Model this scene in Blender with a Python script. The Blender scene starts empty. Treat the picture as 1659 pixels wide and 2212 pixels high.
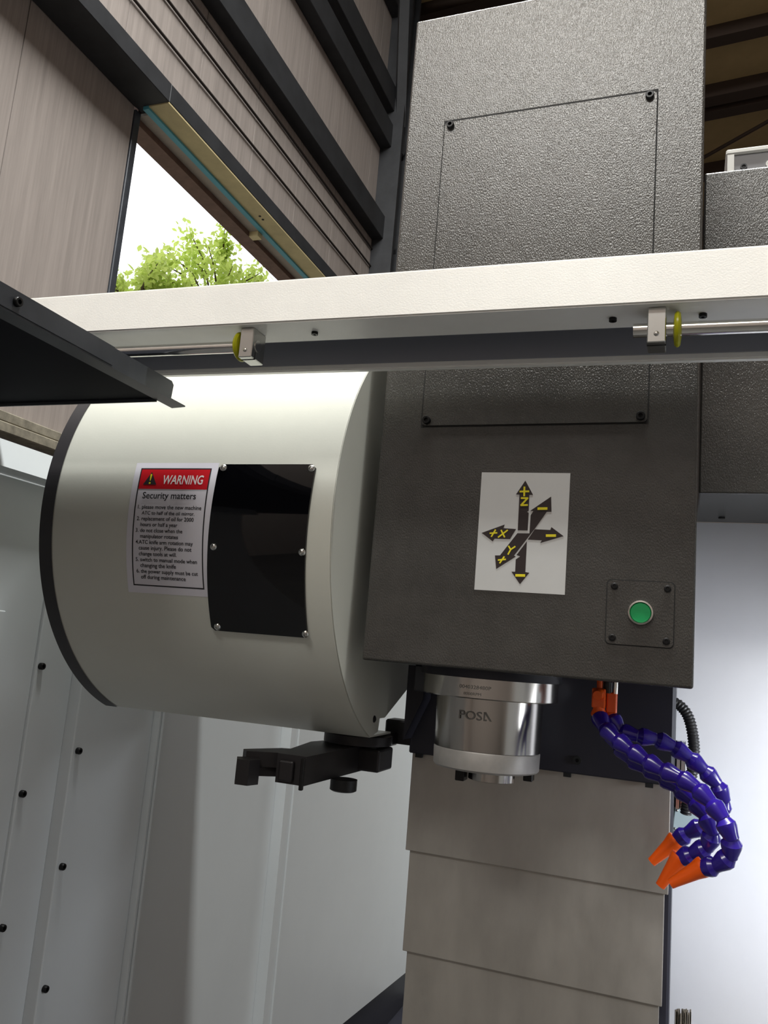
import bpy, bmesh, math, random
from mathutils import Vector, Matrix
random.seed(7)
S = bpy.context.scene
COL = S.collection
PI = math.pi

# ------------------------------------------------------------------ camera
cam_d = bpy.data.cameras.new('camera'); cam = bpy.data.objects.new('camera', cam_d); COL.objects.link(cam)
YAW, PITCH, ROLL = 0.359012, 0.167003, 0.084081
fw = Vector((-math.sin(YAW)*math.cos(PITCH), math.cos(YAW)*math.cos(PITCH), math.sin(PITCH)))
rt = Vector((math.cos(YAW), math.sin(YAW), 0)); up = rt.cross(fw)
r2 = rt*math.cos(ROLL) + up*math.sin(ROLL); u2 = up*math.cos(ROLL) - rt*math.sin(ROLL)
mw = Matrix((r2, u2, -fw)).transposed().to_4x4(); mw.translation = (0.44608, -1.14663, 0.01652)
cam.matrix_world = mw
cam_d.sensor_fit = 'VERTICAL'; cam_d.sensor_height = 36.0; cam_d.lens = 36.0*1764.9/2212
cam_d.clip_start = 0.02; cam_d.clip_end = 200
S.camera = cam

# ------------------------------------------------------------------ world and large lights
w = bpy.data.worlds.new('world'); S.world = w; w.use_nodes = True
bg = w.node_tree.nodes['Background']; bg.inputs[0].default_value = (0.93, 0.96, 1.0, 1); bg.inputs[1].default_value = 2.2

def area(name, loc, target, sx, sy, power, col=(1, 1, 1)):
    d = bpy.data.lights.new(name, 'AREA'); d.shape = 'RECTANGLE'; d.size = sx; d.size_y = sy
    d.energy = power; d.color = col
    o = bpy.data.objects.new(name, d); COL.objects.link(o); o.location = loc
    o.rotation_euler = (Vector(target) - Vector(loc)).to_track_quat('-Z', 'Y').to_euler()
    return o
area('assumed_roof_skylight', (0.2, -0.755, 9.3), (0.2, -0.755, 0), 5.6, .34, 1900, (0.99, 1.0, 0.97))  # assumed skylight, out of view; sized and placed to light the drum top
area('assumed_front_clerestory', (-0.7, -8.85, 8.55), (-0.7, 0, 7.6), 4.6, 1.9, 620, (1.0, 0.985, 0.93))  # assumed high windows behind the camera, placed for the head plate's bright reflection

S.view_settings.view_transform = 'Standard'; S.view_settings.look = 'None'
S.view_settings.exposure = 0.0; S.view_settings.gamma = 1.0; S.view_settings.use_curve_mapping = False

# ------------------------------------------------------------------ materials
def srgb(r, g, b):
    return tuple(((c/255)/12.92 if c/255 <= .04045 else ((c/255+.055)/1.055)**2.4) for c in (r, g, b))
MATS = {}
def mat(name, col, rough=.5, metal=0, spec=.5, var=0, vscale=8, bump=0, bscale=400, bstretch=(1, 1, 1), coat=0, coat_rough=.1,
        vstretch=(1, 1, 1), trans=0, rvar=0):
    m = bpy.data.materials.new(name); m.use_nodes = True; nt = m.node_tree; N = nt.nodes; L = nt.links
    b = N['Principled BSDF']
    b.inputs['Base Color'].default_value = (*col, 1); b.inputs['Roughness'].default_value = rough
    b.inputs['Metallic'].default_value = metal; b.inputs['Specular IOR Level'].default_value = spec
    b.inputs['Coat Weight'].default_value = coat; b.inputs['Coat Roughness'].default_value = coat_rough
    tc = N.new('ShaderNodeTexCoord')
    if var:
        mp = N.new('ShaderNodeMapping'); mp.inputs['Scale'].default_value = vstretch; L.new(tc.outputs['Object'], mp.inputs[0])
        n = N.new('ShaderNodeTexNoise'); n.inputs['Scale'].default_value = vscale; n.inputs['Detail'].default_value = 6
        n.inputs['Roughness'].default_value = .65
        L.new(mp.outputs[0], n.inputs['Vector'])
        r = N.new('ShaderNodeMapRange'); r.inputs[1].default_value = .3; r.inputs[2].default_value = .7
        r.inputs[3].default_value = 1-var; r.inputs[4].default_value = 1+var
        L.new(n.outputs['Fac'], r.inputs[0])
        mx = N.new('ShaderNodeMix'); mx.data_type = 'RGBA'; mx.blend_type = 'MULTIPLY'; mx.inputs[0].default_value = 1
        mx.inputs[6].default_value = (*col, 1); L.new(r.outputs[0], mx.inputs[7]); L.new(mx.outputs[2], b.inputs['Base Color'])
        if rvar:
            r3 = N.new('ShaderNodeMapRange'); r3.inputs[1].default_value = .3; r3.inputs[2].default_value = .7
            r3.inputs[3].default_value = rough-rvar; r3.inputs[4].default_value = rough+rvar
            L.new(n.outputs['Fac'], r3.inputs[0]); L.new(r3.outputs[0], b.inputs['Roughness'])
    if bump:
        mp = N.new('ShaderNodeMapping'); mp.inputs['Scale'].default_value = bstretch; L.new(tc.outputs['Object'], mp.inputs[0])
        n = N.new('ShaderNodeTexNoise'); n.inputs['Scale'].default_value = bscale; n.inputs['Detail'].default_value = 2
        L.new(mp.outputs[0], n.inputs['Vector'])
        bp = N.new('ShaderNodeBump'); bp.inputs['Strength'].default_value = bump; bp.inputs['Distance'].default_value = .001
        L.new(n.outputs['Fac'], bp.inputs['Height']); L.new(bp.outputs[0], b.inputs['Normal'])
    if trans:
        b.inputs['Transmission Weight'].default_value = 0
        t = N.new('ShaderNodeBsdfTranslucent'); t.inputs[0].default_value = (*col, 1)
        ms = N.new('ShaderNodeMixShader'); ms.inputs[0].default_value = trans
        L.new(b.outputs[0], ms.inputs[1]); L.new(t.outputs[0], ms.inputs[2]); L.new(ms.outputs[0], N['Material Output'].inputs[0])
    MATS[name] = m
    return m
mat('crinkle', (.042, .040, .037), .20, 0, .9, var=.22, vscale=14, bump=.62, bscale=680, bstretch=(1, 1, .5))
mat('seam', (.008, .008, .008), .8)
mat('bolt_black', (.015, .015, .016), .35, .6)
mat('drum_paint', srgb(210, 211, 202), .30, 0, .5, var=.03, vscale=5, bump=.05, bscale=300)
mat('trim_dark', (.028, .026, .03), .45)
mat('rail_white', srgb(245, 244, 240), .38, 0, .5, var=.05, vscale=7, bump=.12, bscale=500)
mat('steel_dark', (.055, .060, .072), .45, .2, .5, var=.25, vscale=9)
mat('canopy_black', (.006, .007, .011), .7, 0, .1)
mat('window_black', (.002, .002, .003), .04, 0, .5)
mat('chrome', (.78, .77, .74), .16, 1, var=.06, vscale=60)
mat('screw_steel', (.6, .6, .58), .25, 1)
mat('brushed', (.50, .48, .455), .19, 1, var=.10, vscale=40, vstretch=(1, 1, .04), rvar=.05)
mat('ring_grey', (.42, .41, .40), .5, .5, var=.12, vscale=30)
mat('engrave', (.06, .055, .05), .6)
mat('paper', srgb(226, 224, 234), .35)
mat('foil', srgb(220, 222, 222), .22, .35, .5, var=.03, vscale=6)
mat('red', srgb(200, 18, 32), .4)
mat('ink', (.014, .012, .016), .5)
mat('arrow_ink', srgb(44, 34, 34), .35)
mat('yellow', srgb(232, 216, 30), .45)
mat('white_ink', srgb(235, 225, 225), .45)
mat('green', srgb(16, 150, 84), .4)
mat('wiper', srgb(190, 190, 20), .3, trans=.25)
mat('hose_blue', srgb(44, 24, 140), .22, 0, .6)
mat('nozzle_orange', srgb(240, 92, 8), .35)
mat('recess_shade', (.30, .31, .35), .45)  # shade tone for the lining in the front rail's recess
mat('conduit_black', (.02, .02, .022), .4)
mat('way_steel', (.42, .395, .36), .44, .7, .5, var=.10, vscale=7, vstretch=(2.2, 1, .8), rvar=.06)
mat('saddle', (.022, .022, .032), .45, .1, .4)
mat('wall_enamel', srgb(214, 219, 222), .38, 0, .5, var=.025, vscale=3)
mat('wall_enamel_lit', srgb(232, 233, 238), .42, 0, .5, var=.02, vscale=9)  # lighter copy of the enamel, standing in for brighter light on the rear wall
mat('dirt', srgb(128, 118, 104), .8, var=.3, vscale=60)
mat('box_enamel', srgb(178, 196, 200), .45)
mat('arm_black', (.02, .018, .02), .42, .3)
mat('panel_brown', srgb(154, 145, 140), .75, 0, .3, var=.16, vscale=5, vstretch=(1, 6, .22))
mat('girt', srgb(54, 55, 58), .6, .2, .4, var=.2, vscale=4)
mat('girt_cream', srgb(205, 190, 145), .7, var=.1, vscale=6)
mat('teal', srgb(90, 170, 190), .5)
mat('soffit', srgb(170, 160, 150), .7, var=.08, vscale=5)
mat('rust_brown', srgb(110, 84, 72), .8, var=.2, vscale=12)
mat('concrete', srgb(132, 126, 112), .9, var=.45, vscale=9)
mat('roof_tan', srgb(190, 166, 120), .75, var=.08, vscale=3)
mat('purlin', srgb(66, 52, 44), .7)
mat('floor', srgb(52, 50, 48), .6, var=.15, vscale=1.5)
mat('cable', (.03, .022, .02), .7)
mat('leaf', srgb(206, 222, 118), .5, trans=.5)
mat('bark', srgb(90, 76, 60), .9)
mat('ctrl_grey', srgb(120, 120, 124), .5)
mat('ctrl_white', srgb(214, 214, 210), .5)
mat('ctrl_orange', srgb(235, 150, 40), .5)

m_ = mat('assumed_lamp_glow', (.9, .9, .9), .4); m_.node_tree.nodes['Principled BSDF'].inputs['Emission Color'].default_value = (.92, .96, 1, 1)  # glowing diffuser of the assumed work lamp
m_.node_tree.nodes['Principled BSDF'].inputs['Emission Strength'].default_value = 3
# ------------------------------------------------------------------ mesh helpers
class B:
    def __init__(s): s.bm = bmesh.new()
    def box(s, x0, x1, y0, y1, z0, z1, bev=0, seg=2):
        vs = [s.bm.verts.new(p) for p in ((x0, y0, z0), (x1, y0, z0), (x1, y1, z0), (x0, y1, z0), (x0, y0, z1), (x1, y0, z1), (x1, y1, z1), (x0, y1, z1))]
        fs = [s.bm.faces.new([vs[i] for i in f]) for f in ((3, 2, 1, 0), (4, 5, 6, 7), (0, 1, 5, 4), (1, 2, 6, 5), (2, 3, 7, 6), (3, 0, 4, 7))]
        if bev:
            es = list({e for f in fs for e in f.edges})
            bmesh.ops.bevel(s.bm, geom=es, offset=bev, segments=seg, affect='EDGES', profile=.5)
        return s
    def prism(s, pts, axis, a, b):
        """pts: 2D polygon; axis 'x' -> (y,z), 'y' -> (x,z), 'z' -> (x,y); extruded a..b"""
        def P(p, t): return {'x': (t, p[0], p[1]), 'y': (p[0], t, p[1]), 'z': (p[0], p[1], t)}[axis]
        v0 = [s.bm.verts.new(P(p, a)) for p in pts]; v1 = [s.bm.verts.new(P(p, b)) for p in pts]
        s.bm.faces.new(v0); s.bm.faces.new(v1[::-1]); n = len(pts)
        for i in range(n): s.bm.faces.new((v0[i], v1[i], v1[(i+1) % n], v0[(i+1) % n]))
        return s
    def lathe(s, prof, origin=(0, 0, 0), axis=(0, 0, 1), n=32, cap=True):
        """prof: (r, h) along the axis"""
        q = Vector((0, 0, 1)).rotation_difference(Vector(axis)); o = Vector(origin); rings = []
        for r, h in prof:
            rings.append([s.bm.verts.new(o + q @ Vector((r*math.cos(2*PI*k/n), r*math.sin(2*PI*k/n), h))) for k in range(n)])
        for a, b in zip(rings, rings[1:]):
            for k in range(n): s.bm.faces.new((a[k], a[(k+1) % n], b[(k+1) % n], b[k]))
        if cap: s.bm.faces.new(rings[0][::-1]); s.bm.faces.new(rings[-1])
        return s
    def tube(s, pts, rad, n=10, cap=True):
        pts = [Vector(p) for p in pts]; rings = []; ref = Vector((.3, .5, .8))
        for i, p in enumerate(pts):
            t = (pts[min(i+1, len(pts)-1)] - pts[max(i-1, 0)]).normalized()
            a = t.cross(ref).normalized(); b = t.cross(a)
            r = rad[i] if isinstance(rad, (list, tuple)) else rad
            rings.append([s.bm.verts.new(p + a*r*math.cos(2*PI*k/n) + b*r*math.sin(2*PI*k/n)) for k in range(n)])
        for a, b in zip(rings, rings[1:]):
            for k in range(n): s.bm.faces.new((a[k], a[(k+1) % n], b[(k+1) % n], b[k]))
        if cap: s.bm.faces.new(rings[0][::-1]); s.bm.faces.new(rings[-1])
        return s
    def grid(s, f, nu, nv):
        g = [[s.bm.verts.new(f(i/nu, j/nv)) for j in range(nv+1)] for i in range(nu+1)]
        for i in range(nu):
            for j in range(nv): s.bm.faces.new((g[i][j], g[i+1][j], g[i+1][j+1], g[i][j+1]))
        return s
    def xf(s, M): bmesh.ops.transform(s.bm, matrix=M, verts=s.bm.verts); return s
    def mesh(s, name, m, smooth=0):
        bmesh.ops.recalc_face_normals(s.bm, faces=s.bm.faces)
        me = bpy.data.meshes.new(name); s.bm.to_mesh(me); s.bm.free(); me.materials.append(MATS[m])
        if smooth:
            for p in me.polygons: p.use_smooth = True
            try: me.set_sharp_from_angle(angle=math.radians(smooth))
            except Exception: pass
        return me
    def build(s, name, m, parent=None, smooth=0): return obj(name, s.mesh(name, m, smooth), parent)

def obj(name, me, parent=None):
    o = bpy.data.objects.new(name, me); COL.objects.link(o)
    if parent:
        o.parent = parent; o.matrix_parent_inverse = Matrix.Translation(-Vector(WORLD[parent.name]))
        WORLD[o.name] = WORLD[parent.name] if parent.type == 'EMPTY' else (0, 0, 0)
        if parent.type != 'EMPTY': o.matrix_parent_inverse = Matrix.Identity(4)
    else: WORLD[o.name] = (0, 0, 0)
    if parent and parent.type == 'EMPTY': WORLD[o.name] = (0, 0, 0)
    return o
WORLD = {}
def thing(name, label, cat, loc=(0, 0, 0), group=None):
    o = bpy.data.objects.new(name, None); COL.objects.link(o); o.location = loc; o.empty_display_size = .05
    o['label'] = label; o['category'] = cat
    if group: o['group'] = group
    WORLD[o.name] = tuple(loc)
    return o
def struct(o): o['kind'] = 'structure'; return o
def sempty(name):
    o = bpy.data.objects.new(name, None); COL.objects.link(o); WORLD[o.name] = (0, 0, 0); o['kind'] = 'structure'; return o
def tag(o, label, cat, group=None):
    o['label'] = label; o['category'] = cat
    if group: o['group'] = group
    return o

def text_geo(body, width, shear=0, bold=0, height=None):
    """flat lettering: list of verts (u,v) and faces, left aligned, baseline at v=0, scaled to width"""
    c = bpy.data.curves.new('t', 'FONT'); c.body = body; c.size = 1; c.shear = shear; c.offset = bold; c.resolution_u = 3
    o = bpy.data.objects.new('t', c); COL.objects.link(o)
    bpy.context.view_layer.update()
    me = bpy.data.meshes.new_from_object(o.evaluated_get(bpy.context.evaluated_depsgraph_get()))
    V = [(v.co.x, v.co.y) for v in me.vertices]; F = [tuple(p.vertices) for p in me.polygons]
    bpy.data.objects.remove(o); bpy.data.curves.remove(c); bpy.data.meshes.remove(me)
    x0 = min(v[0] for v in V); x1 = max(v[0] for v in V); k = width/(x1-x0)
    ky = k
    if height:
        ys = [v[1] for v in V]; ky = height/(max(ys)-min(ys))
    return [((x-x0)*k, y*ky) for x, y in V], F
def flat_mesh(b, V, F, f):
    vs = [b.bm.verts.new(f(u, v)) for u, v in V]
    for q in F:
        try: b.bm.faces.new([vs[i] for i in q])
        except ValueError: pass

def socket_screw(parent, loc, r, h, axis=(0, -1, 0), m='bolt_black', name='screw'):
    b = B(); q = Vector((0, 0, 1)).rotation_difference(Vector(axis)); n = 18
    b.lathe([(r, 0), (r, h*.85), (r*.9, h), (r*.5, h), (r*.45, h*.35), (r*.05, h*.35)], loc, axis, n)
    return b.build(name, m, parent, 40)
def dome_screw(parent, loc, r, h, axis, m='screw_steel', name='screw'):
    b = B(); b.lathe([(r, 0), (r*.92, h*.45), (r*.6, h*.85), (r*.28, h), (r*.22, h*.6), (r*.04, h*.6)], loc, axis, 16)
    return b.build(name, m, parent, 50)
def rrect(x0, x1, z0, z1, r, n=5):
    out = []
    for cx, cz, a0 in ((x1-r, z1-r, 0), (x0+r, z1-r, 90), (x0+r, z0+r, 180), (x1-r, z0+r, 270)):
        for k in range(n+1):
            a = math.radians(a0+90*k/n); out.append((cx+r*math.cos(a), cz+r*math.sin(a)))
    return out

# ================================================================== THE HALL
WX = -3.5                                   # inner face of the hall's left wall
fl = struct(B().box(-3.7, 9, -9, 20, -1.75, -1.65).build('floor', 'floor'))
wl = sempty('wall_left')
def wpanel(y0, y1, z0, z1, x=WX): B().box(x-.12, x, y0+.004, y1-.004, z0, z1).build('panel', 'panel_brown', wl)
for y0, y1, z0, z1 in ((1.26, 3.328, -1.65, 3.98), (1.26, 19.8, 4.0, 9.6), (7.71, 19.7, -1.65, 3.98), (-9, 1.26, -1.65, 9.6)):
    B().box(WX-.13, WX-.012, y0+.002, y1-.002, z0, z1-.001).build('joint_backing', 'seam', wl)
seams = [1.26, 2.27, 3.33]
for a, b_ in zip(seams, seams[1:]): wpanel(a, b_, -1.65, 3.98)
for k in range(20): wpanel(1.26+.93*k, 1.26+.93*(k+1), 4.0, 9.6)
for k in range(12): wpanel(7.7+1.0*k, 8.7+1.0*k, -1.65, 3.99)
for k in range(10): wpanel(-9+1.026*k, -9+1.026*(k+1), -1.65, 9.6)
struct(B().box(-3.7, 9, 19.9, 20, -1.65, 12).build('wall_back', 'panel_brown'))
struct(B().box(8.9, 9, -9, 20, -1.65, 12).build('wall_right', 'panel_brown'))
wf = sempty('wall_front')
for x0, x1, z0, z1 in ((-3.7, 9, -1.65, 7.4), (-3.7, 9, 9.6, 12), (-3.7, -3.0, 7.4, 9.6), (1.6, 9, 7.4, 9.6)):  # leaves an assumed clerestory opening, out of view, added for the front light
    B().box(x0, x1, -9.1, -9, z0, z1).build('panel', 'panel_brown', wf)
for k in range(1, 4): B().box(-3.0+1.15*k-.03, -3.0+1.15*k+.03, -9.08, -9.0, 7.4, 9.6).build('assumed_mullion', 'girt', wf)  # bars of the assumed clerestory
# roof: sheets rising to the right, purlins below
rf = sempty('ceiling')
def rz(x): return 9.55 + .075*(x-WX)
def roofbar(x0, x1, y0, y1, d0, d1, name, m, parent):
    b = B()
    b.box(0, 1, y0, y1, 0, 1)
    for v in b.bm.verts:
        x = x0 + (x1-x0)*v.co.x; z = rz(x) + (d1 if v.co.z > .5 else d0); v.co = (x, v.co.y, z)
    return b.build(name, m, parent)
for k in range(12):
    x0 = -3.7+1.06*k
    for y0, y1 in ((-9, -1.14), (-.60, 20)): roofbar(x0, x0+1.06, y0, y1, .012*(k % 2), .06, 'roof_sheet', 'roof_tan', rf)
    if not (-2.6 <= x0+.5 <= 3.0): roofbar(x0, x0+1.06, -1.14, -.60, .012*(k % 2), .06, 'roof_sheet', 'roof_tan', rf)  # leaves a slot open for the assumed skylight
for y0, y1, dz in ((8.9, 9.15, .22), (10.75, 10.98, .22), (12.1, 12.36, .25), (12.5, 12.74, .25), (14.4, 14.66, .25), (16.4, 16.65, .25), (6.6, 6.85, .22), (4.2, 4.45, .22), (.3, .55, .22), (-4, -3.75, .22), (-6.5, -6.25, .22)):
    roofbar(-3.5, 8.9, y0, y1, -dz, -.005, 'purlin', 'purlin', rf)
tag(B().tube([(.35, 13.95, 9.55), (1.85, 12.95, 9.7)], .035, 8).build('brace_rod', 'purlin'), 'thin diagonal brace rod under the tan roof beside the head', 'brace')

# girts, column and braces on the left wall
g = thing('wall_girt', 'lowest dark steel girt along the left wall, underside painted as daylit cream above the opening', 'girt', (WX, 5, 3.87))
B().box(WX+.002, WX+.3, 0.5, 3.34, 3.87, 4.02, .004, 1).build('beam', 'girt', g)
B().box(WX+.002, WX+.3, 3.34, 16, 3.875, 4.02, .004, 1).build('beam', 'girt', g)
B().box(WX+.12, WX+.296, 3.34, 12, 3.862, 3.875).build('daylit_underside', 'girt_cream', g)  # cream strip paints the outdoor light falling on the girt's underside
for yy in (4.93, 4.99): B().lathe([(.012, 0), (.012, .004)], (WX+.2, yy, 3.858), (0, 0, 1), 10).build('hole', 'seam', g)
B().box(WX+.07, WX+.12, 3.34, 12, 3.845, 3.875).build('door_track', 'teal', g)
can = thing('opening_head', 'soffit board and brown outer beam over the bright wall opening', 'lintel', (WX, 5, 3.85))
B().box(WX-.03, WX+.068, 3.41, 7.68, 3.85, 3.872).build('soffit_board', 'soffit', can)
B().box(WX-.19, WX-.032, 3.41, 7.68, 3.80, 3.95).build('outer_beam', 'rust_brown', can)
B().box(WX-.03, WX+.065, 5.15, 5.23, 3.80, 3.849).build('cross_batten', 'girt_cream', can)
tag(B().box(WX-.12, WX+.01, 3.335, 3.40, -1.65, 3.86, .005, 1).build('door_jamb', 'steel_dark'), 'dark steel jamb at the left edge of the bright opening', 'jamb')
for z0, z1, nm in ((5.30, 5.62, 'second dark girt up the left wall, just above the three cables'), (6.62, 6.95, 'third dark girt up the left wall, lower of the close pair'), (7.15, 7.50, 'fourth dark girt up the left wall, upper of the close pair'), (8.6, 8.95, 'topmost dark girt under the eaves of the left wall')):
    t = tag(B().box(WX+.002, WX+.16, 0.5, 16, z0, z1, .006, 1).build('wall_girt', 'girt'), nm, 'girt')
for z, nm in ((4.62, 'lowest of the thin cables stretched along the left wall'), (4.93, 'middle one of the thin cables stretched along the left wall'), (5.17, 'top one of the thin cables stretched along the left wall')):
    tag(B().tube([(WX+.02, .5, z), (WX+.02, 8, z), (WX+.02, 16, z)], .012, 6).build('wall_cable', 'cable'), nm, 'cable')
hc = thing('hall_column', 'dark steel hall column with knee braces, left of the machine head', 'column', (WX+.2, 8.3, -1.65))
B().box(WX+.002, WX+.30, 8.05, 8.10, -1.65, 9.5).build('flange', 'girt', hc)
B().box(WX+.13, WX+.17, 8.10, 8.30, -1.65, 9.5).build('web', 'girt', hc)
B().box(WX+.002, WX+.30, 8.30, 8.35, -1.65, 9.5).build('flange', 'girt', hc)
B().tube([(WX+.2, 8.2, 6.6), (WX+.2, 9.6, 9.3)], .09, 4).build('knee_brace', 'girt', hc)
B().tube([(WX+.2, 8.2, 7.0), (WX+.5, 7.0, 9.5)], .09, 4).build('knee_brace', 'girt', hc)
B().tube([(WX+.2, 8.3, 5.2), (WX+.2, 11.0, 7.6)], .09, 4).build('knee_brace', 'girt', hc)
rt_ = tag(B().box(WX+.3, 2.0, 8.08, 8.32, 9.1, 9.4).build('roof_rafter', 'girt'), 'dark roof rafter running right from the hall column top', 'rafter')
lg = thing('concrete_ledge', 'two mottled concrete courses low on the left wall below the canopy', 'ledge', (WX, 2, 1.1))
for z0, z1, xx in ((1.178, 1.24, .10), (1.108, 1.172, .12)):
    for y0, y1 in ((.3, 2.05), (2.06, 3.33)): B().box(WX+.001, WX+xx, y0, y1, z0, z1, .006, 1).build('course', 'concrete', lg)

# trees outside
def tree(label, base, crown, rad, n, seed):
    rnd = random.Random(seed); t = thing('tree', label, 'tree', base, 'trees outside the opening')
    bx, by, bz = base; c = Vector(crown)
    b = B(); b.tube([(bx, by, bz), (bx+.05, by, (bz+c.z)/2), (c.x, c.y, c.z)], [.12, .09, .05], 8); b.build('trunk', 'bark', t)
    tips = []
    b = B()
    for k in range(26):
        a = rnd.uniform(0, 2*PI); e = rnd.uniform(-.2, 1.1); L = rnd.uniform(.55, 1)
        d = Vector((math.cos(a)*math.cos(e)*rad[0], math.sin(a)*math.cos(e)*rad[1], math.sin(e)*rad[2]))*L
        p0 = c + Vector((0, 0, -.5))*rnd.random(); p1 = c + d*.55 + Vector((0, 0, .08)); p2 = c + d
        b.tube([p0, p1, p2], [.022, .014, .005], 5); tips.append((p1, p2))
    b.build('branches', 'bark', t)
    b = B()
    for k in range(n):
        p1, p2 = rnd.choice(tips); f = rnd.uniform(-.2, 1.15); p = p1.lerp(p2, f) + Vector([rnd.gauss(0, .085) for _ in range(3)])
        s = rnd.uniform(.035, .07); M = Matrix.Rotation(rnd.uniform(0, 6.28), 3, 'Z') @ Matrix.Rotation(rnd.gauss(.5, .5), 3, 'X') @ Matrix.Rotation(rnd.gauss(0, .5), 3, 'Y')
        vs = [b.bm.verts.new(p + M @ (Vector(q)*s)) for q in ((0, -1, 0), (.5, -.3, .1), (.42, .35, .12), (0, 1, 0), (-.42, .35, .12), (-.5, -.3, .1))]
        b.bm.faces.new((vs[0], vs[1], vs[2], vs[3])); b.bm.faces.new((vs[0], vs[3], vs[4], vs[5]))
    f = b.build('leaves', 'leaf', t); f['kind'] = 'stuff'
tree('light green tree outside, right side of the bright opening', (-6.6, 9.4, -1.7), (-6.6, 9.4, 5.2), (1.1, 1.7, 1.15), 2600, 3)
tree('lower light green tree outside, left side of the bright opening', (-6.5, 7.2, -1.7), (-6.5, 7.2, 4.15), (1.0, 1.1, .85), 1900, 11)
struct(B().box(-40, -3.7, -20, 40, -1.9, -1.7).build('ground_outside', 'concrete'))

# ================================================================== MACHINE ENCLOSURE
ew = thing('enclosure_wall', 'pale enamelled side wall of the machine enclosure with stepped panels', 'machine panel', (-.7, .6, -1.6))
steps = [(-1.0, .106, -.700), (.106, .208, -.694), (.208, .462, -.668), (.462, 1.082, -.652), (1.082, 2.55, -.620)]
for i, (y0, y1, x) in enumerate(steps):
    if i < 4: B().box(x-.05, x, y0, y1, -1.6, .27, .0025, 2).build('wall_panel', 'wall_enamel', ew)
    else: B().prism([(y0, .27), (y0, -1.20), (1.71, -1.252), (2.55, -1.32), (2.55, .27)], 'x', x-.05, x).build('wall_panel', 'wall_enamel', ew)
B().box(-.645, -.6508, .470, .474, -1.6, .25).build('panel_lip', 'wall_enamel', ew)
B().box(-.6195, -.6135, 1.125, 1.135, -1.2, .25).build('panel_lip', 'wall_enamel', ew)
B().prism([(-.700, .27), (-.650, .272), (-.668, .322), (-.70, .326)], 'y', -1.0, 1.6).build('top_flange', 'wall_enamel', ew)
B().box(-.6995, -.688, -.40, .006, -1.2, .03, .002, 1).build('access_plate', 'wall_enamel', ew)
for z in (.165, -.067, -.299, -.531, -.763): socket_screw(ew, (-.694, .116, z), .0065, .008, (1, 0, 0), name='bolt')
for z in (-.011, -.228, -.444, -.662, -.88): socket_screw(ew, (-.668, .222, z), .0065, .008, (1, 0, 0), name='bolt')
cp = thing('chip_pan', 'black chip pan edge below the rear of the enclosure wall', 'chip pan', (-.5, 1.8, -1.6))
B().box(-.66, -.02, 1.2, 2.54, -1.62, -1.45, .005, 1).build('pan_body', 'saddle', cp)
B().prism([(1.2, -1.45), (2.54, -1.45), (2.54, -1.326), (1.71, -1.262), (1.2, -1.22)], 'x', -.70, -.63).build('pan_lip', 'saddle', cp)
tag(B().box(-.64, .1, 2.55, 2.6, -1.45, .27, .003, 1).build('rear_panel', 'wall_enamel'), 'pale rear panel deep behind the machine column', 'machine panel')
rw = thing('rear_wall', 'white rear wall of the enclosure at the right, behind the hoses', 'machine panel', (.8, .56, -1.6))
B().box(.30, 1.25, .557, .60, -1.6, .316).build('wall_panel', 'wall_enamel_lit', rw)
socket_screw(rw, (.4283, .557, -.583), .004, .006, name='bolt')
rnd = random.Random(5); b = B()
for k in range(26):
    x = .447 + .026*k/26 + rnd.uniform(-.001, .001); zt = -.578 + .004*(k/26) + rnd.uniform(-.006, .004)
    b.box(x, x+.0011+rnd.uniform(0, .001), .5558, .5571, zt-.05, zt)
b.build('dirt_streaks', 'dirt', rw)

ew2 = thing('enclosure_wall', 'pale enamelled right side wall of the enclosure, out of view, added to carry the assumed work lamp', 'machine panel', (1.17, 0, -1.6))  # unseen wall added to hold the assumed lamp
B().box(1.15, 1.19, -.7, .6, -1.6, .30, .003, 1).build('wall_panel', 'wall_enamel', ew2)
LM = Matrix.Translation((1.10, .10, -.06)) @ Vector((0, 0, -1)).rotation_difference(Vector((-.74, .62, -.36))).to_matrix().to_4x4()
assumed_lamp = thing('assumed_work_lamp', 'assumed slim white work lamp on the right enclosure wall, out of view, added to brighten the rear wall', 'lamp', (1.10, .10, -.06))  # lamp assumed from the bluish light, added out of view to brighten the rear wall
B().box(-.03, .03, -.2, .2, .004, .030, .004, 2).xf(LM).build('assumed_lamp_body', 'rail_white', assumed_lamp)
B().box(-.024, .024, -.19, .19, 0, .006, .001, 1).xf(LM).build('diffuser', 'assumed_lamp_glow', assumed_lamp)
d = bpy.data.lights.new('assumed_work_lamp_light', 'AREA'); d.shape = 'RECTANGLE'; d.size = .045; d.size_y = .36; d.energy = 2.6; d.color = (.90, .94, 1.0); d.spread = math.radians(96)  # light of the assumed lamp, aimed at the rear wall
lo = bpy.data.objects.new('assumed_work_lamp_light', d); COL.objects.link(lo); lo.matrix_world = LM @ Matrix.Translation((0, 0, -.003))

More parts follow.
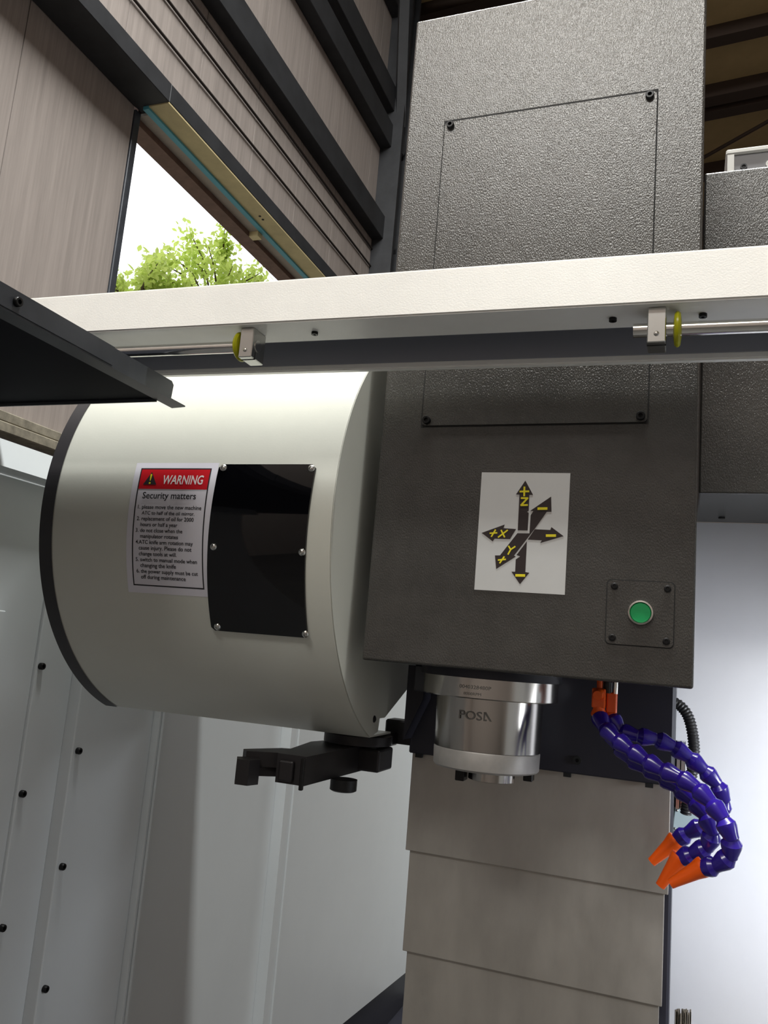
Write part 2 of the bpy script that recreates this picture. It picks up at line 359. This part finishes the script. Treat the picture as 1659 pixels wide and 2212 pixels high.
# ================================================================== COLUMN, SIDE HOUSING, WAY COVER
mc = thing('machine_column', 'dark machine column behind the head and way cover', 'column', (.22, .42, -1.6))
B().box(.02, .437, .305, .55, -1.6, 1.0, .004, 1).build('column_body', 'saddle', mc)
sh = thing('side_housing', 'black crinkle-finish housing beside the head at the right', 'machine housing', (.8, .42, .316))
B().box(.4655, 1.1, .28, .556, .3165, .90, .003, 2).build('housing_body', 'crinkle', sh)
B().lathe([(.006, 0), (.006, .002)], (.510, .50, .3147), (0, 0, 1), 14).build('hole', 'seam', sh)
cb = thing('control_box', 'small grey control box with orange side on top of the side housing', 'control box', (.6, .45, .90))
B().box(.507, .80, .40, .55, .9005, 1.005, .004, 2).build('case', 'ctrl_grey', cb)
B().box(.5045, .802, .396, .552, 1.005, 1.017, .003, 1).build('lid', 'ctrl_white', cb)
B().box(.507, .519, .3965, .3995, .902, 1.005).build('corner_strip', 'ctrl_white', cb)
B().box(.5035, .5068, .41, .54, .902, .975).build('side_label', 'ctrl_orange', cb)
for xx, rr in ((.536, .006), (.582, .008), (.628, .008)): B().lathe([(rr, 0), (rr, .004), (rr*.6, .004), (rr*.6, .002)], (xx, .40, .977), (0, -1, 0), 16).build('knob', 'ctrl_white' if rr > .007 else 'girt', cb)

wc = thing('way_cover', 'telescopic stainless steel way cover below the spindle', 'way cover', (.217, .3, -1.6))
for x0, x1, yf, z0, z1 in ((.0025, .4325, .280, -.320, -.02), (.009, .427, .285, -.483, -.28), (.0155, .423, .290, -.66, -.44), (.021, .419, .295, -.85, -.62), (.027, .414, .300, -1.1, -.8)):
    B().box(x0, x1, yf, yf+.0035, z0, z1, .001, 2).build('cover_plate', 'way_steel', wc)
    B().box(x0, x0+.003, yf+.0035, .306, z0, z1).build('side_return', 'way_steel', wc)
    B().box(x1-.003, x1, yf+.0035, .306, z0, z1).build('side_return', 'way_steel', wc)
sd = thing('saddle_plate', 'black saddle plate behind the spindle nose', 'machine plate', (.217, .27, -.156))
B().box(.001, .4345, .262, .2795, -.1555, .0, .002, 1).build('plate', 'saddle', sd)
for x, z in ((.0185, -.158), (.273, -.158), (.4005, -.158)): B().box(x-.006, x+.006, .264, .272, z-.004, z+.004).build('clip', 'seam', sd)
B().lathe([(.007, 0), (.007, .004), (.003, .004), (.003, .002)], (.2885, .262, -.1334), (0, -1, 0), 14).build('bolt', 'seam', sd)
B().prism([(.004, -.005), (.034, -.005), (.034, -.06), (.004, -.13)], 'y', .215, .261).build('gusset', 'saddle', sd)
B().box(.030, .052, .17, .262, -.045, -.003, .002, 1).build('stop_block', 'steel_dark', sd)

gr = thing('guide_rail', 'short bright linear guide strip right of the saddle plate', 'guide rail', (.445, .45, -.2))
B().box(.440, .4455, .45, .47, -.215, -.10).build('rail', 'chrome', gr); B().box(.4475, .4535, .452, .47, -.215, -.10).build('rail', 'chrome', gr)
B().box(.4365, .4545, .47, .4765, -.215, -.10).build('backing', 'steel_dark', gr)
eb = thing('junction_box', 'small pale blue-grey junction box behind the blue hoses', 'junction box', (.465, .47, -.24))
M = Matrix.Translation((.4640, .47, -.237)) @ Matrix.Rotation(math.radians(6), 4, 'Y')
B().box(-.0275, .0275, -.01, .085, -.0195, .0195, .0015, 2).xf(M).build('case', 'box_enamel', eb)
for dx, dz in ((-.0235, .0155), (.0235, -.0155), (.0235, .0155), (-.0235, -.0155)): dome_screw(eb, M @ Vector((dx, -.01, dz)), .0024, .0015, (0, -1, 0))
# corrugated conduit
def bez(pts, n):
    pts = [Vector(p) for p in pts]; out = []
    for i in range(len(pts)-1):
        p0 = pts[max(i-1, 0)]; p1 = pts[i]; p2 = pts[i+1]; p3 = pts[min(i+2, len(pts)-1)]
        for k in range(n):
            t = k/n; out.append(.5*((2*p1) + (-p0+p2)*t + (2*p0-5*p1+4*p2-p3)*t*t + (-p0+3*p1-3*p2+p3)*t**3))
    out.append(pts[-1]); return out
def resample(pts, step):
    out = [pts[0]]; acc = 0; prev = pts[0]
    for p in pts[1:]:
        d = (p-prev).length
        while acc + d >= step:
            prev = prev + (p-prev)*((step-acc)/d); out.append(prev.copy()); d = (p-prev).length; acc = 0
        acc += d; prev = p
    return out
cpth = resample(bez([(.415, .40, -.0304), (.4382, .40, -.0327), (.4559, .40, -.0505), (.4655, .40, -.0845), (.4675, .405, -.1226), (.4620, .41, -.1689), (.4567, .42, -.216)], 20), .0013)
tag(B().tube(cpth, [(.0098, .0098, .0085, .0085)[i % 4] for i in range(len(cpth))], 16).build('corrugated_conduit', 'conduit_black', None, 80), 'black corrugated conduit curving beside the saddle plate', 'conduit')

# ================================================================== SPINDLE HEAD
hd = thing('milling_head', 'tall black crinkle-finish spindle head cover with bolted front cover', 'machine head', (.23, 0, 0))
B().box(0, .46, 0, .26, 0, 1.0715, .0035, 3).build('housing', 'crinkle', hd)
B().box(.0638, .3952, -.0004, .002, .3552, .8733).build('cover_gap', 'seam', hd)
ac = B().prism(rrect(.0658, .3932, .3578, .8692, .006), 'y', -.0016, .002).build('access_cover', 'crinkle', hd)
for x, z in ((.0753, .862), (.3831, .862), (.0735, .3617+.004), (.3845, .3618+.004)): socket_screw(ac, (x, -.0016, z), .0062, .006)
B().prism(rrect(.3472, .4352, .0491, .1371, .0065), 'y', -.0004, .002).build('plate_gap', 'seam', hd)
bp_ = B().prism(rrect(.3485, .4339, .0504, .1358, .006), 'y', -.0014, .002).build('button_plate', 'crinkle', hd)
for x, z in ((.3575, .1275), (.4255, .1275), (.3570, .0585), (.4255, .0585)): socket_screw(bp_, (x, -.0014, z), .0047, .0022)
bz = B().lathe([(.0165, 0), (.0168, .003), (.0160, .0052), (.0140, .0056), (.0134, .004), (.0134, .001)], (.3924, -.0014, .0938), (0, -1, 0), 40, False).build('button_bezel', 'chrome', bp_, 40)
B().lathe([(.0131, 0), (.0131, .0036), (.0125, .0042), (.002, .0043)], (.3924, -.0014, .0938), (0, -1, 0), 36).build('green_button', 'green', bp_, 40)
al = B().prism([(.1638, .1127), (.2917, .1123), (.2917, .2845), (.1638, .2852)], 'y', -.0006, .001).build('axis_label', 'foil', hd)
LX, LZ = .1638, .1127
polys = [[(0.0648, 0.1606), (0.0769, 0.1397), (0.0717, 0.1396), (0.0719, 0.1166), (0.0696, 0.1149), (0.0721, 0.1134), (0.0719, 0.088), (0.0578, 0.0878), (0.0573, 0.1399), (0.0524, 0.1401)],
 [(0.0751, 0.1101), (0.0747, 0.0839), (0.0575, 0.0836), (0.0343, 0.0508), (0.027, 0.0505), (0.03, 0.0311), (0.0571, 0.05), (0.0545, 0.0513), (0.0818, 0.0906), (0.0976, 0.1155), (0.1042, 0.1157), (0.1026, 0.1376), (0.0742, 0.1166), (0.0786, 0.1162)],
 [(0.0056, 0.0826), (0.0386, 0.0957), (0.037, 0.0904), (0.0552, 0.0896), (0.0474, 0.0747), (0.025, 0.0747), (0.0225, 0.0706)],
 [(0.082, 0.0901), (0.1038, 0.0896), (0.1051, 0.0938), (0.1226, 0.0814), (0.0905, 0.0706), (0.0928, 0.0745), (0.0728, 0.0749)],
 [(0.0717, 0.0725), (0.0719, 0.0286), (0.0774, 0.0278), (0.0652, 0.0111), (0.0521, 0.0282), (0.0575, 0.0284), (0.0573, 0.046), (0.0633, 0.0504), (0.058, 0.0523)]]
for p in polys: B().prism([(LX+x, LZ+z) for x, z in p], 'y', -.0009, -.0004).build('arrow', 'arrow_ink', al)
strokes = [((0.0581, 0.1443), (0.0704, 0.1448)), ((0.064, 0.1509), (0.0643, 0.1382)), ((0.0605, 0.1347), (0.0694, 0.1348)), ((0.0694, 0.1348), (0.0606, 0.1243)), ((0.0606, 0.1243), (0.0696, 0.1248)), ((0.0854, 0.1198), (0.0972, 0.1202)), ((0.0991, 0.0814), (0.111, 0.0818)), ((0.0591, 0.0233), (0.0708, 0.0236)), ((0.0304, 0.077), (0.043, 0.0874)), ((0.034, 0.0871), (0.0393, 0.0776)), ((0.0179, 0.0824), (0.0279, 0.0832)), ((0.0255, 0.0874), (0.0203, 0.0777)), ((0.0461, 0.0644), (0.0493, 0.0598)), ((0.0553, 0.0642), (0.0493, 0.0598)), ((0.0493, 0.0598), (0.046, 0.0529)), ((0.0324, 0.044), (0.0426, 0.0454)), ((0.0405, 0.049), (0.0348, 0.0399))]
groups = [('plus_sign', (0, 1)), ('letter_z', (2, 3, 4)), ('minus_sign', (5,)), ('minus_sign', (6,)), ('minus_sign', (7,)), ('letter_x', (8, 9)), ('plus_sign', (10, 11)), ('letter_y', (12, 13, 14)), ('plus_sign', (15, 16))]
for nm, ids in groups:
    b = B()
    for q, i in enumerate(ids):
        (x0, z0), (x1, z1) = strokes[i]; d = Vector((x1-x0, z1-z0)).normalized(); hw = .00185 if i in (5, 6, 7) else (.0013 if i < 8 else .00105)
        n = Vector((-d.y, d.x))*hw; e = d*hw*.6
        A = Vector((LX+x0, LZ+z0))-e; C = Vector((LX+x1, LZ+z1))+e
        b.prism([tuple(A+n), tuple(A-n), tuple(C-n), tuple(C+n)], 'y', -.00115-.00002*q, -.0008)
    b.build(nm, 'yellow', al)

# ================================================================== SPINDLE
SX, SY = .1675, .128
sp = thing('spindle', 'round steel spindle nose hanging below the black head', 'spindle', (SX, SY, -.16))
O = (SX, SY, 0)
B().lathe([(.108, -.012), (.108, 0)], O, n=64).build('shadow_ring', 'saddle', sp, 40)  # dark ring standing in for the head's shadow on the flange top
B().lathe([(.1015, -.0415), (.1032, -.040), (.1032, -.0125), (.1015, -.0115)], O, n=96).build('flange', 'brushed', sp, 30)
B().lathe([(.0805, -.117), (.0815, -.070), (.0822, -.0415)], O, n=96).build('body', 'brushed', sp, 30)
B().lathe([(.070, -.1475), (.0775, -.1460), (.0800, -.1435), (.0808, -.1195), (.0800, -.1175)], O, n=96).build('nose_ring', 'ring_grey', sp, 30)
B().lathe([(.0330, -.1625), (.0350, -.1615), (.0350, -.1475)], (SX+.012, SY-.01, 0), n=48).build('taper_rim', 'brushed', sp, 30)
B().box(SX-.038, SX-.024, SY-.035, SY-.012, -.166, -.147, .001, 1).build('drive_key', 'bolt_black', sp)
B().box(SX+.056, SX+.07, SY+.01, SY+.03, -.160, -.147, .001, 1).build('drive_key', 'bolt_black', sp)
def on_spindle(body, width, r, a0, z0, height=None, shear=0, bold=0, name='engraving'):
    V, F = text_geo(body, width, shear, bold, height); b = B()
    def f(u, v):
        a = math.radians(a0) + u/r; return (SX + r*math.sin(a), SY - r*math.cos(a), z0+v)
    flat_mesh(b, V, F, f); return b.build(name, 'engrave', sp)
on_spindle('0040328480P', .047, .1035, -13, -.0275, .0052)
on_spindle('8000RPM', .026, .1035, -9, -.0365, .0040)
on_spindle('POS', .036, .0828, -19, -.072, .0125, bold=.01)
b = B()
def fA(u, v):
    a = math.radians(-19)+(u+.038)/.0828; return (SX+.0828*math.sin(a), SY-.0828*math.cos(a), -.072+v)
for poly in ([(0, 0), (.0022, 0), (.0022, .0105), (0, .0125)], [(0, .0125), (.0035, .0125), (.0125, 0), (.0092, 0)], [(0, 0), (.005, 0), (.005, .002), (0, .002)]):
    b.bm.faces.new([b.bm.verts.new(fA(*p)) for p in poly])
b.build('engraving', 'engrave', sp)

# ================================================================== COOLANT HOSES
mf = thing('coolant_manifold', 'orange coolant valve block above the blue hoses', 'valve', (.34, .105, -.012))
B().box(.3235, .3425, .098, .122, -.040, -.012, .002, 2).build('valve_body', 'nozzle_orange', mf)
B().box(.3435, .3575, .108, .130, -.046, -.0165, .002, 2).build('valve_body', 'nozzle_orange', mf)
B().lathe([(.0075, 0), (.0085, .004), (.0065, .010), (.0065, .014)], (.333, .098, -.019), (0, -1, -.2), 18).build('valve_knob', 'nozzle_orange', mf, 40)
B().lathe([(.010, -.052), (.0115, -.049), (.0085, -.041), (.0085, -.038)], (.3335, .106, 0), n=20).build('outlet_collar', 'nozzle_orange', mf, 40)
B().lathe([(.0085, -.052), (.009, -.049), (.0075, -.041)], (.350, .118, 0), n=20).build('outlet_collar', 'nozzle_orange', mf, 40)
B().lathe([(.0045, -.014), (.0045, .002)], (.3335, .11, 0), n=14).build('inlet_nipple', 'nozzle_orange', mf, 40)
B().lathe([(.006, -.018), (.006, .002)], (.3445, .112, 0), n=14).build('inlet_nipple', 'conduit_black', mf, 40)
B().lathe([(.0035, -.018), (.0035, .002)], (.3555, .11, 0), n=14).build('inlet_nipple', 'chrome', mf, 40)
bead = B().lathe([(.0070, -.002), (.0088, 0), (.0114, .0042), (.0127, .0058), (.0127, .0105), (.0096, .0215), (.0089, .0255), (.0076, .027)], n=22).mesh('hose_segment', 'hose_blue', 28)
noz = B().lathe([(.0128, -.002), (.0134, 0), (.0128, .003), (.0108, .010), (.0072, .034), (.0066, .040), (.0045, .040), (.004, .030)], n=22).mesh('nozzle', 'nozzle_orange', 35)
def hose(label, pts, noz_dir, noz_len=1.18):
    t = thing('coolant_hose', label, 'hose', pts[0], 'blue coolant hoses')
    C = bez(pts, 24); tot = sum((q-p).length for p, q in zip(C, C[1:])); n = max(2, round(tot/.0252)); P = resample(C, tot/n*.9999)[:n+1]
    for i in range(len(P)-1):
        d = (P[i+1]-P[i]).normalized(); o = obj('hose_segment', bead, t)
        o.matrix_basis = Matrix.Translation(P[i]) @ Vector((0, 0, 1)).rotation_difference(d).to_matrix().to_4x4()
    o = obj('nozzle', noz, t); d = Vector(noz_dir).normalized()
    o.matrix_basis = Matrix.Translation(P[-1]-d*.004) @ Vector((0, 0, 1)).rotation_difference(d).to_matrix().to_4x4() @ Matrix.Scale(noz_len, 4, (0, 0, 1))
hose('blue segmented hose looping highest, its orange nozzle leftmost', [(.350, .118, -.050), (0.3620, 0.112, -0.069), (0.3787, .1064, -.0735), (0.4023, 0.1127, -0.0737), (0.4272, 0.1191, -0.0796), (0.4509, 0.1255, -0.092), (0.4739, 0.1318, -0.1087), (0.4943, 0.1382, -0.1282), (0.5050, 0.1445, -0.1511), (0.4984, 0.1509, -0.173), (0.4788, 0.1573, -0.1893), (0.4576, 0.1636, -0.2049), (0.4392, 0.17, -0.2214)], (-.0277, 0, -.0298))
hose('blue segmented hose nearest the viewer, its orange nozzle rightmost', [(.3335, .106, -.050), (0.340, 0.092, -0.062), (0.3549, 0.0813, -0.0746), (0.3747, 0.0725, -0.0866), (0.3975, 0.0637, -0.0992), (0.422, 0.055, -0.1099), (0.4467, 0.0462, -0.1165), (0.4684, 0.0375, -0.1272), (0.4862, 0.0288, -0.1426), (0.5013, 0.02, -0.1616), (0.5091, 0.02, -0.1827), (0.5061, 0.03, -0.2054), (0.4877, 0.04, -0.2199), (0.4726, 0.05, -0.2266)], (-.0255, 0, -.0178))
hose('blue segmented hose between the other two, its orange nozzle lowest', [(.342, .121, -.050), (0.348, 0.122, -0.072), (0.3638, 0.1086, -0.0923), (0.3838, 0.0986, -0.1073), (0.409, 0.0929, -0.1174), (0.4349, 0.0871, -0.1287), (0.4578, 0.0814, -0.1443), (0.4777, 0.0757, -0.1622), (0.4881, 0.07, -0.1815), (0.483, 0.08, -0.2032), (0.4662, 0.09, -0.2159), (0.446, 0.1, -0.2306)], (-.016, 0, -.0265))

# ================================================================== TOOL MAGAZINE (drum)
DY, DZ, DR = .275, .214, .364
XL, XR = -.532, -.030
tm = thing('tool_magazine', 'cream-white drum shaped tool magazine with warning label and black window', 'tool magazine', (-.28, DY, -.13))
def cyl(x, deg, r=DR): a = math.radians(deg); return (x, DY - r*math.cos(a), DZ + r*math.sin(a))
B().grid(lambda u, v: cyl(XL+(XR-XL)*u, -69+v*205, DR), 1, 110).grid(lambda u, v: cyl(XL+(XR-XL)*u, -69+v*205, DR-.003), 1, 110).build('drum_shell', 'drum_paint', tm, 60)
# lower closing sheet
zb = DZ - DR*math.sin(math.radians(69)); yb = DY - DR*math.cos(math.radians(69))
B().box(XL+.001, XR-.001, yb+.001, .25, zb, zb+.003).build('bottom_sheet', 'drum_paint', tm)
# right end plate with clipped top and lower corner
ep = [(DY-DR*.997*math.cos(math.radians(a)), DZ+DR*.997*math.sin(math.radians(a))) for a in range(-69, 48, 2)]
ep += [(.044, .4815), (.56, .4815), (.62, .30), (.60, .05), (.34, -.042), (.207, -.0965), (.182, -.0965), (.178, -.1178)]
B().prism(ep, 'x', XR-.004, XR+.001).build('end_plate', 'drum_paint', tm)
B().box(-.22, XR-.02, .20, .55, .484, .52).build('top_recess', 'saddle', tm)
B().prism([(DY-DR*.99*math.cos(math.radians(a)), DZ+DR*.99*math.sin(math.radians(a))) for a in range(-69, 131, 4)], 'x', XL, XL+.004).build('end_plate', 'drum_paint', tm)
def trim(u, v): return cyl(XL-.026*(1-u)+.003, -69+v*205, DR+.0012)
B().grid(trim, 1, 110).grid(lambda u, v: cyl(XL-.023+.008*u, -69+v*205, DR+.0012-.012*u), 1, 110).build('edge_trim', 'trim_dark', tm, 60)
dome_screw(tm, (XR+.001, .1548, -.0963), .006, .003, (1, 0, 0), 'bolt_black')
# black window
def strip(b, x0, x1, a0, a1, r, n=40, taper=0):
    b.grid(lambda u, v: cyl(x0+(x1-x0)*u - taper*v, a0+(a1-a0)*v, r), 1, n)
def plate_outline(x0, x1, a0, a1, rr, taper):
    return [(x - taper*max(0, min(1, (a0-a)/(a0-a1))), a) for x, a in [(p[0], p[1]/DR*180/PI) for p in rrect(x0, x1, a1*DR*PI/180, a0*DR*PI/180, rr, 4)]]
bw = B(); n = 48
WX0, WX1, A0, A1 = -.2265, -.0635, 9.75, -31.0
rows = []
for j in range(n+1):
    a = A0+(A1-A0)*j/n; s = min(j, n-j)/n*(A0-A1)*DR*PI/180; ins = .006-math.sqrt(max(0, .006**2-(max(0, .006-s))**2)) if s < .006 else 0
    tp = .009*j/n
    rows.append([bw.bm.verts.new(cyl(x, a, r)) for x, r in ((WX0-tp+ins, DR), (WX0-tp+ins, DR+.0035), (WX1-tp+ins*-1, DR+.0035), (WX1-tp-ins, DR))])
for p, q in zip(rows, rows[1:]):
    for k in range(3): bw.bm.faces.new((p[k], p[k+1], q[k+1], q[k]))
bw.bm.faces.new(rows[0]); bw.bm.faces.new(rows[-1][::-1])
win = bw.build('inspection_window', 'window_black', tm, 40)
for x, a in ((-.2185, 8.85), (-.0700, 8.70), (-.2205, -10.3), (-.0730, -10.7), (-.2240, -29.9), (-.0750, -30.0)):
    p = cyl(x, a, DR+.0035); q = Vector(cyl(x, a, 1))-Vector(cyl(x, a, 0)); dome_screw(win, p, .0058, .0036, q)
# warning label
wlab = B(); LX0, LX1, LA0, LA1 = -.3815, -.2295, 10.3, -22.6
wlab.grid(lambda u, v: cyl(LX0+(LX1-LX0)*u, LA0+(LA1-LA0)*v, DR+.0005), 1, 48)
wl_ = wlab.build('warning_label', 'paper', tm, 60)
FX0, FX1, FA0, FA1 = -.3705, -.2405, 8.85, -20.75
FW = FX1-FX0; FH = (FA0-FA1)*PI/180*DR
def lab(r): return lambda u, v: cyl(FX0+u, FA0 - v/DR*180/PI, r)
def labrect(b, u0, u1, v0, v1, r, n=1):
    f = lab(r); b.grid(lambda s, t: f(u0+(u1-u0)*s, v0+(v1-v0)*t), 1, n)
b = B(); t_ = .0021
labrect(b, 0, FW, 0, t_, DR+.0008); labrect(b, 0, FW, FH-t_, FH, DR+.0008)
labrect(b, 0, t_, 0, FH, DR+.0008, 48); labrect(b, FW-t_, FW, 0, FH, DR+.0008, 48)
b.build('label_border', 'ink', wl_, 60)
b = B(); HB = .0345; labrect(b, t_, FW-t_, t_, HB, DR+.0008, 10); b.build('header_band', 'red', wl_, 60)
b = B(); f = lab(DR+.0011)
b.bm.faces.new([b.bm.verts.new(f(*p)) for p in ((.0095, .0275), (.0345, .0275), (.0220, .0065))]); b.build('warning_triangle', 'ink', wl_)
b = B(); f = lab(DR+.0014)
b.bm.faces.new([b.bm.verts.new(f(*p)) for p in ((.0203, .0115), (.0212, .0100), (.0230, .0100), (.0238, .0115), (.0226, .0212), (.0212, .0212))])
b.bm.faces.new([b.bm.verts.new(f(.0219+.0019*math.cos(k*PI/6), .0250+.0016*math.sin(k*PI/6))) for k in range(12)]); b.build('exclamation_mark', 'yellow', wl_)
def label_line(body, u0, v0, width, m='ink', shear=0, bold=0, height=None, r=DR+.0011):
    V, F = text_geo(body, width, shear, bold, height); bb = B(); f = lab(r)
    flat_mesh(bb, V, F, lambda u, v: f(u0+u, v0-v)); bb.build('lettering', m, wl_)
label_line('WARNING', .0455, .0262, .0735, 'white_ink', .12, .018, .0150)
label_line('Security matters', .0125, .0500, .098, bold=.012)
LINES = [('1. please move the new machine', .0066, .116), ('ATC to half of the oil mirror.', .0149, .0966), ('2. replacement of oil for 2000', .0068, .104), ('hours or half a year', .0145, .068), ('3. do not close when the', .0062, .086), ('manipulator rotates', .0151, .0695), ('4.ATC knife arm rotation may', .007, .1047), ('cause injury. Please do not', .013, .0966), ('change tools at will.', .0133, .0695), ('5. switch to manual mode when', .0072, .112), ('changing the knife', .0157, .0655), ('6. the power supply must be cut', .0079, .1123), ('off during maintenance', .0158, .082)]
for i, (s_, u0, wd) in enumerate(LINES): label_line(s_, u0, .0665+i*.00915, wd, bold=.012)

# ================================================================== TOOL CHANGE ARM
ta = thing('tool_change_arm', 'black double-ended tool change arm under the drum', 'tool arm', (-.095, .17, -.19))
B().lathe([(.060, -.146), (.060, -.131), (.052, -.127)], (-.085, .235, 0), n=40).build('hub_disc', 'arm_black', ta, 40)
B().prism([(-.120, -.003), (-.073, -.003), (-.066, .26), (-.135, .26), (-.150, .18)], 'z', -.190, -.148).build('arm_bar', 'arm_black', ta)
B().box(-.114, -.090, -.010, -.002, -.1865, -.156, .003, 2).build('clamp_block', 'arm_black', ta)
B().box(-.079, -.073, -.008, -.002, -.196, -.150, .001, 1).build('spring_clip', 'bolt_black', ta)
B().prism([(-.118, .02), (-.118, .085), (-.150, .07), (-.183, .005), (-.168, -.012)], 'z', -.172, -.150).build('finger_arm', 'arm_black', ta)
B().prism([(-.118, .03), (-.118, .07), (-.170, .01), (-.160, -.005)], 'z', -.186, -.173).build('finger_rib', 'arm_black', ta)
B().prism([(-.1785, -.020), (-.166, -.042), (-.146, -.040), (-.140, -.018), (-.155, .004)], 'z', -.1945, -.1585).build('finger_tip', 'arm_black', ta)
B().lathe([(.018, -.2085), (.0215, -.2065), (.0215, -.190)], (-.055, .11, 0), n=28).build('pivot_knob', 'bolt_black', ta, 40)
B().box(-.072, -.030, .20, .27, -.188, -.150, .004, 2).build('arm_shoulder', 'arm_black', ta)
B().box(-.060, .020, .300, .345, -.148, -.106, .003, 1).build('far_arm', 'arm_black', ta)
B().box(-.020, .020, .29, .35, -.106, -.098).build('far_lug', 'arm_black', ta)
B().box(-.060, -.034, .255, .305, -.150, -.128, .003, 1).build('arm_link', 'arm_black', ta)

# ================================================================== FRONT RAIL AND SLIDE SHAFTS
TILT = Matrix.Translation((.02, 0, .4235)) @ Matrix.Rotation(.0143, 4, 'Y') @ Matrix.Translation((-.02, 0, -.4235))
fr = thing('door_rail', 'long white enclosure rail crossing in front of the head', 'rail', (.1, -.2, .42))
prof = [(-.25, .4265), (-.2445, .489), (-.235, .491), (-.112, .500), (-.108, .500), (-.108, .407), (-.120, .407), (-.120, .462), (-.182, .462), (-.182, .4265)]
b = B().prism(prof, 'x', -1.2, 1.4); bmesh.ops.bevel(b.bm, geom=[e for e in b.bm.edges if abs((e.verts[0].co-e.verts[1].co).x) > 1], offset=.002, segments=2, affect='EDGES')
b.xf(TILT).build('rail_body', 'rail_white', fr)
for x in (-.0243, .3612, .4597, -.38): B().lathe([(.0045, 0), (.0045, .004), (.002, .004), (.002, .002)], TILT @ Vector((x, -.213, .4265)), (0, 0, -1), 12).build('bolt', 'bolt_black', fr, 40)
B().prism([(-.1815, .428), (-.1815, .4615), (-.1205, .4615), (-.1205, .415), (-.1225, .415), (-.1225, .4595), (-.1795, .4595), (-.1795, .428)], 'x', -1.19, 1.39).xf(TILT).build('recess_shade_lining', 'recess_shade', fr)  # lining added to darken the recess, its shade put into the colour
def shaft(label, x0, x1, cx, wxp):
    t = thing('slide_shaft', label, 'slide rail', ((x0+x1)/2, -.225, .40), 'slide shafts under the rail')
    a = TILT @ Vector((x0, -.225, .4045)); c = TILT @ Vector((x1, -.225, .4045))
    B().tube([a, c], .0080, 24).build('shaft', 'chrome', t, 40)
    k = TILT @ Vector((cx, -.225, .4045)); d = Vector((0, 0, k.z))
    B().box(k.x-.0100, k.x+.0100, -.2395, -.205, k.z-.020, k.z+.0215, .001, 1).build('clamp', 'screw_steel', t)
    B().box(k.x-.0104, k.x+.0104, -.23, -.2285, k.z-.0205, k.z-.010).build('clamp_slot', 'seam', t)
    dome_screw(t, (k.x, -.2395, k.z-.010), .0030, .0015, (0, -1, 0))
    m = TILT @ Vector((wxp, -.225, .4045))
    B().lathe([(.0085, -.0045), (.018, -.0032), (.0200, -.001), (.0200, .001), (.018, .0032), (.0085, .0045)], m, (1, 0, 0), 32).build('wiper', 'wiper', t, 40)
shaft('chrome slide shaft under the white rail at the right, yellow wiper', .386, 1.3, .4115, .4335)
shaft('chrome slide shaft under the white rail at the left, partly behind the canopy', -1.1, -.1005, -.1115, -.127)

# ================================================================== DARK CANOPY ARM (left foreground)
ca = thing('canopy_arm', 'black steel canopy panel with angle edge jutting in from the left', 'canopy', (-.5, -.6, .35))
B().box(-1.0, -.2855, -1.6, -.182, .3515, .3535).build('panel', 'canopy_black', ca)
B().box(-1.0, -.2855, -.184, -.1815, .3470, .3550).build('panel_lip', 'steel_dark', ca)
B().prism([(-.286, -1.6), (-.260, -1.6), (-.260, -.147), (-.286, -.143)], 'z', .3495, .3515).build('bottom_flange', 'steel_dark', ca)
B().prism([(-1.6, .3515), (-.1835, .3515), (-.1815, .372), (-.187, .3765), (-1.6, .3765)], 'x', -.2625, -.2600).build('upright_flange', 'steel_dark', ca)
B().box(-.2600, -.2585, -1.6, -.318, .3520, .3768).build('splice_plate', 'steel_dark', ca)
socket_screw(ca, (-.2585, -.487, .364), .0055, .005, (1, 0, 0), name='bolt')
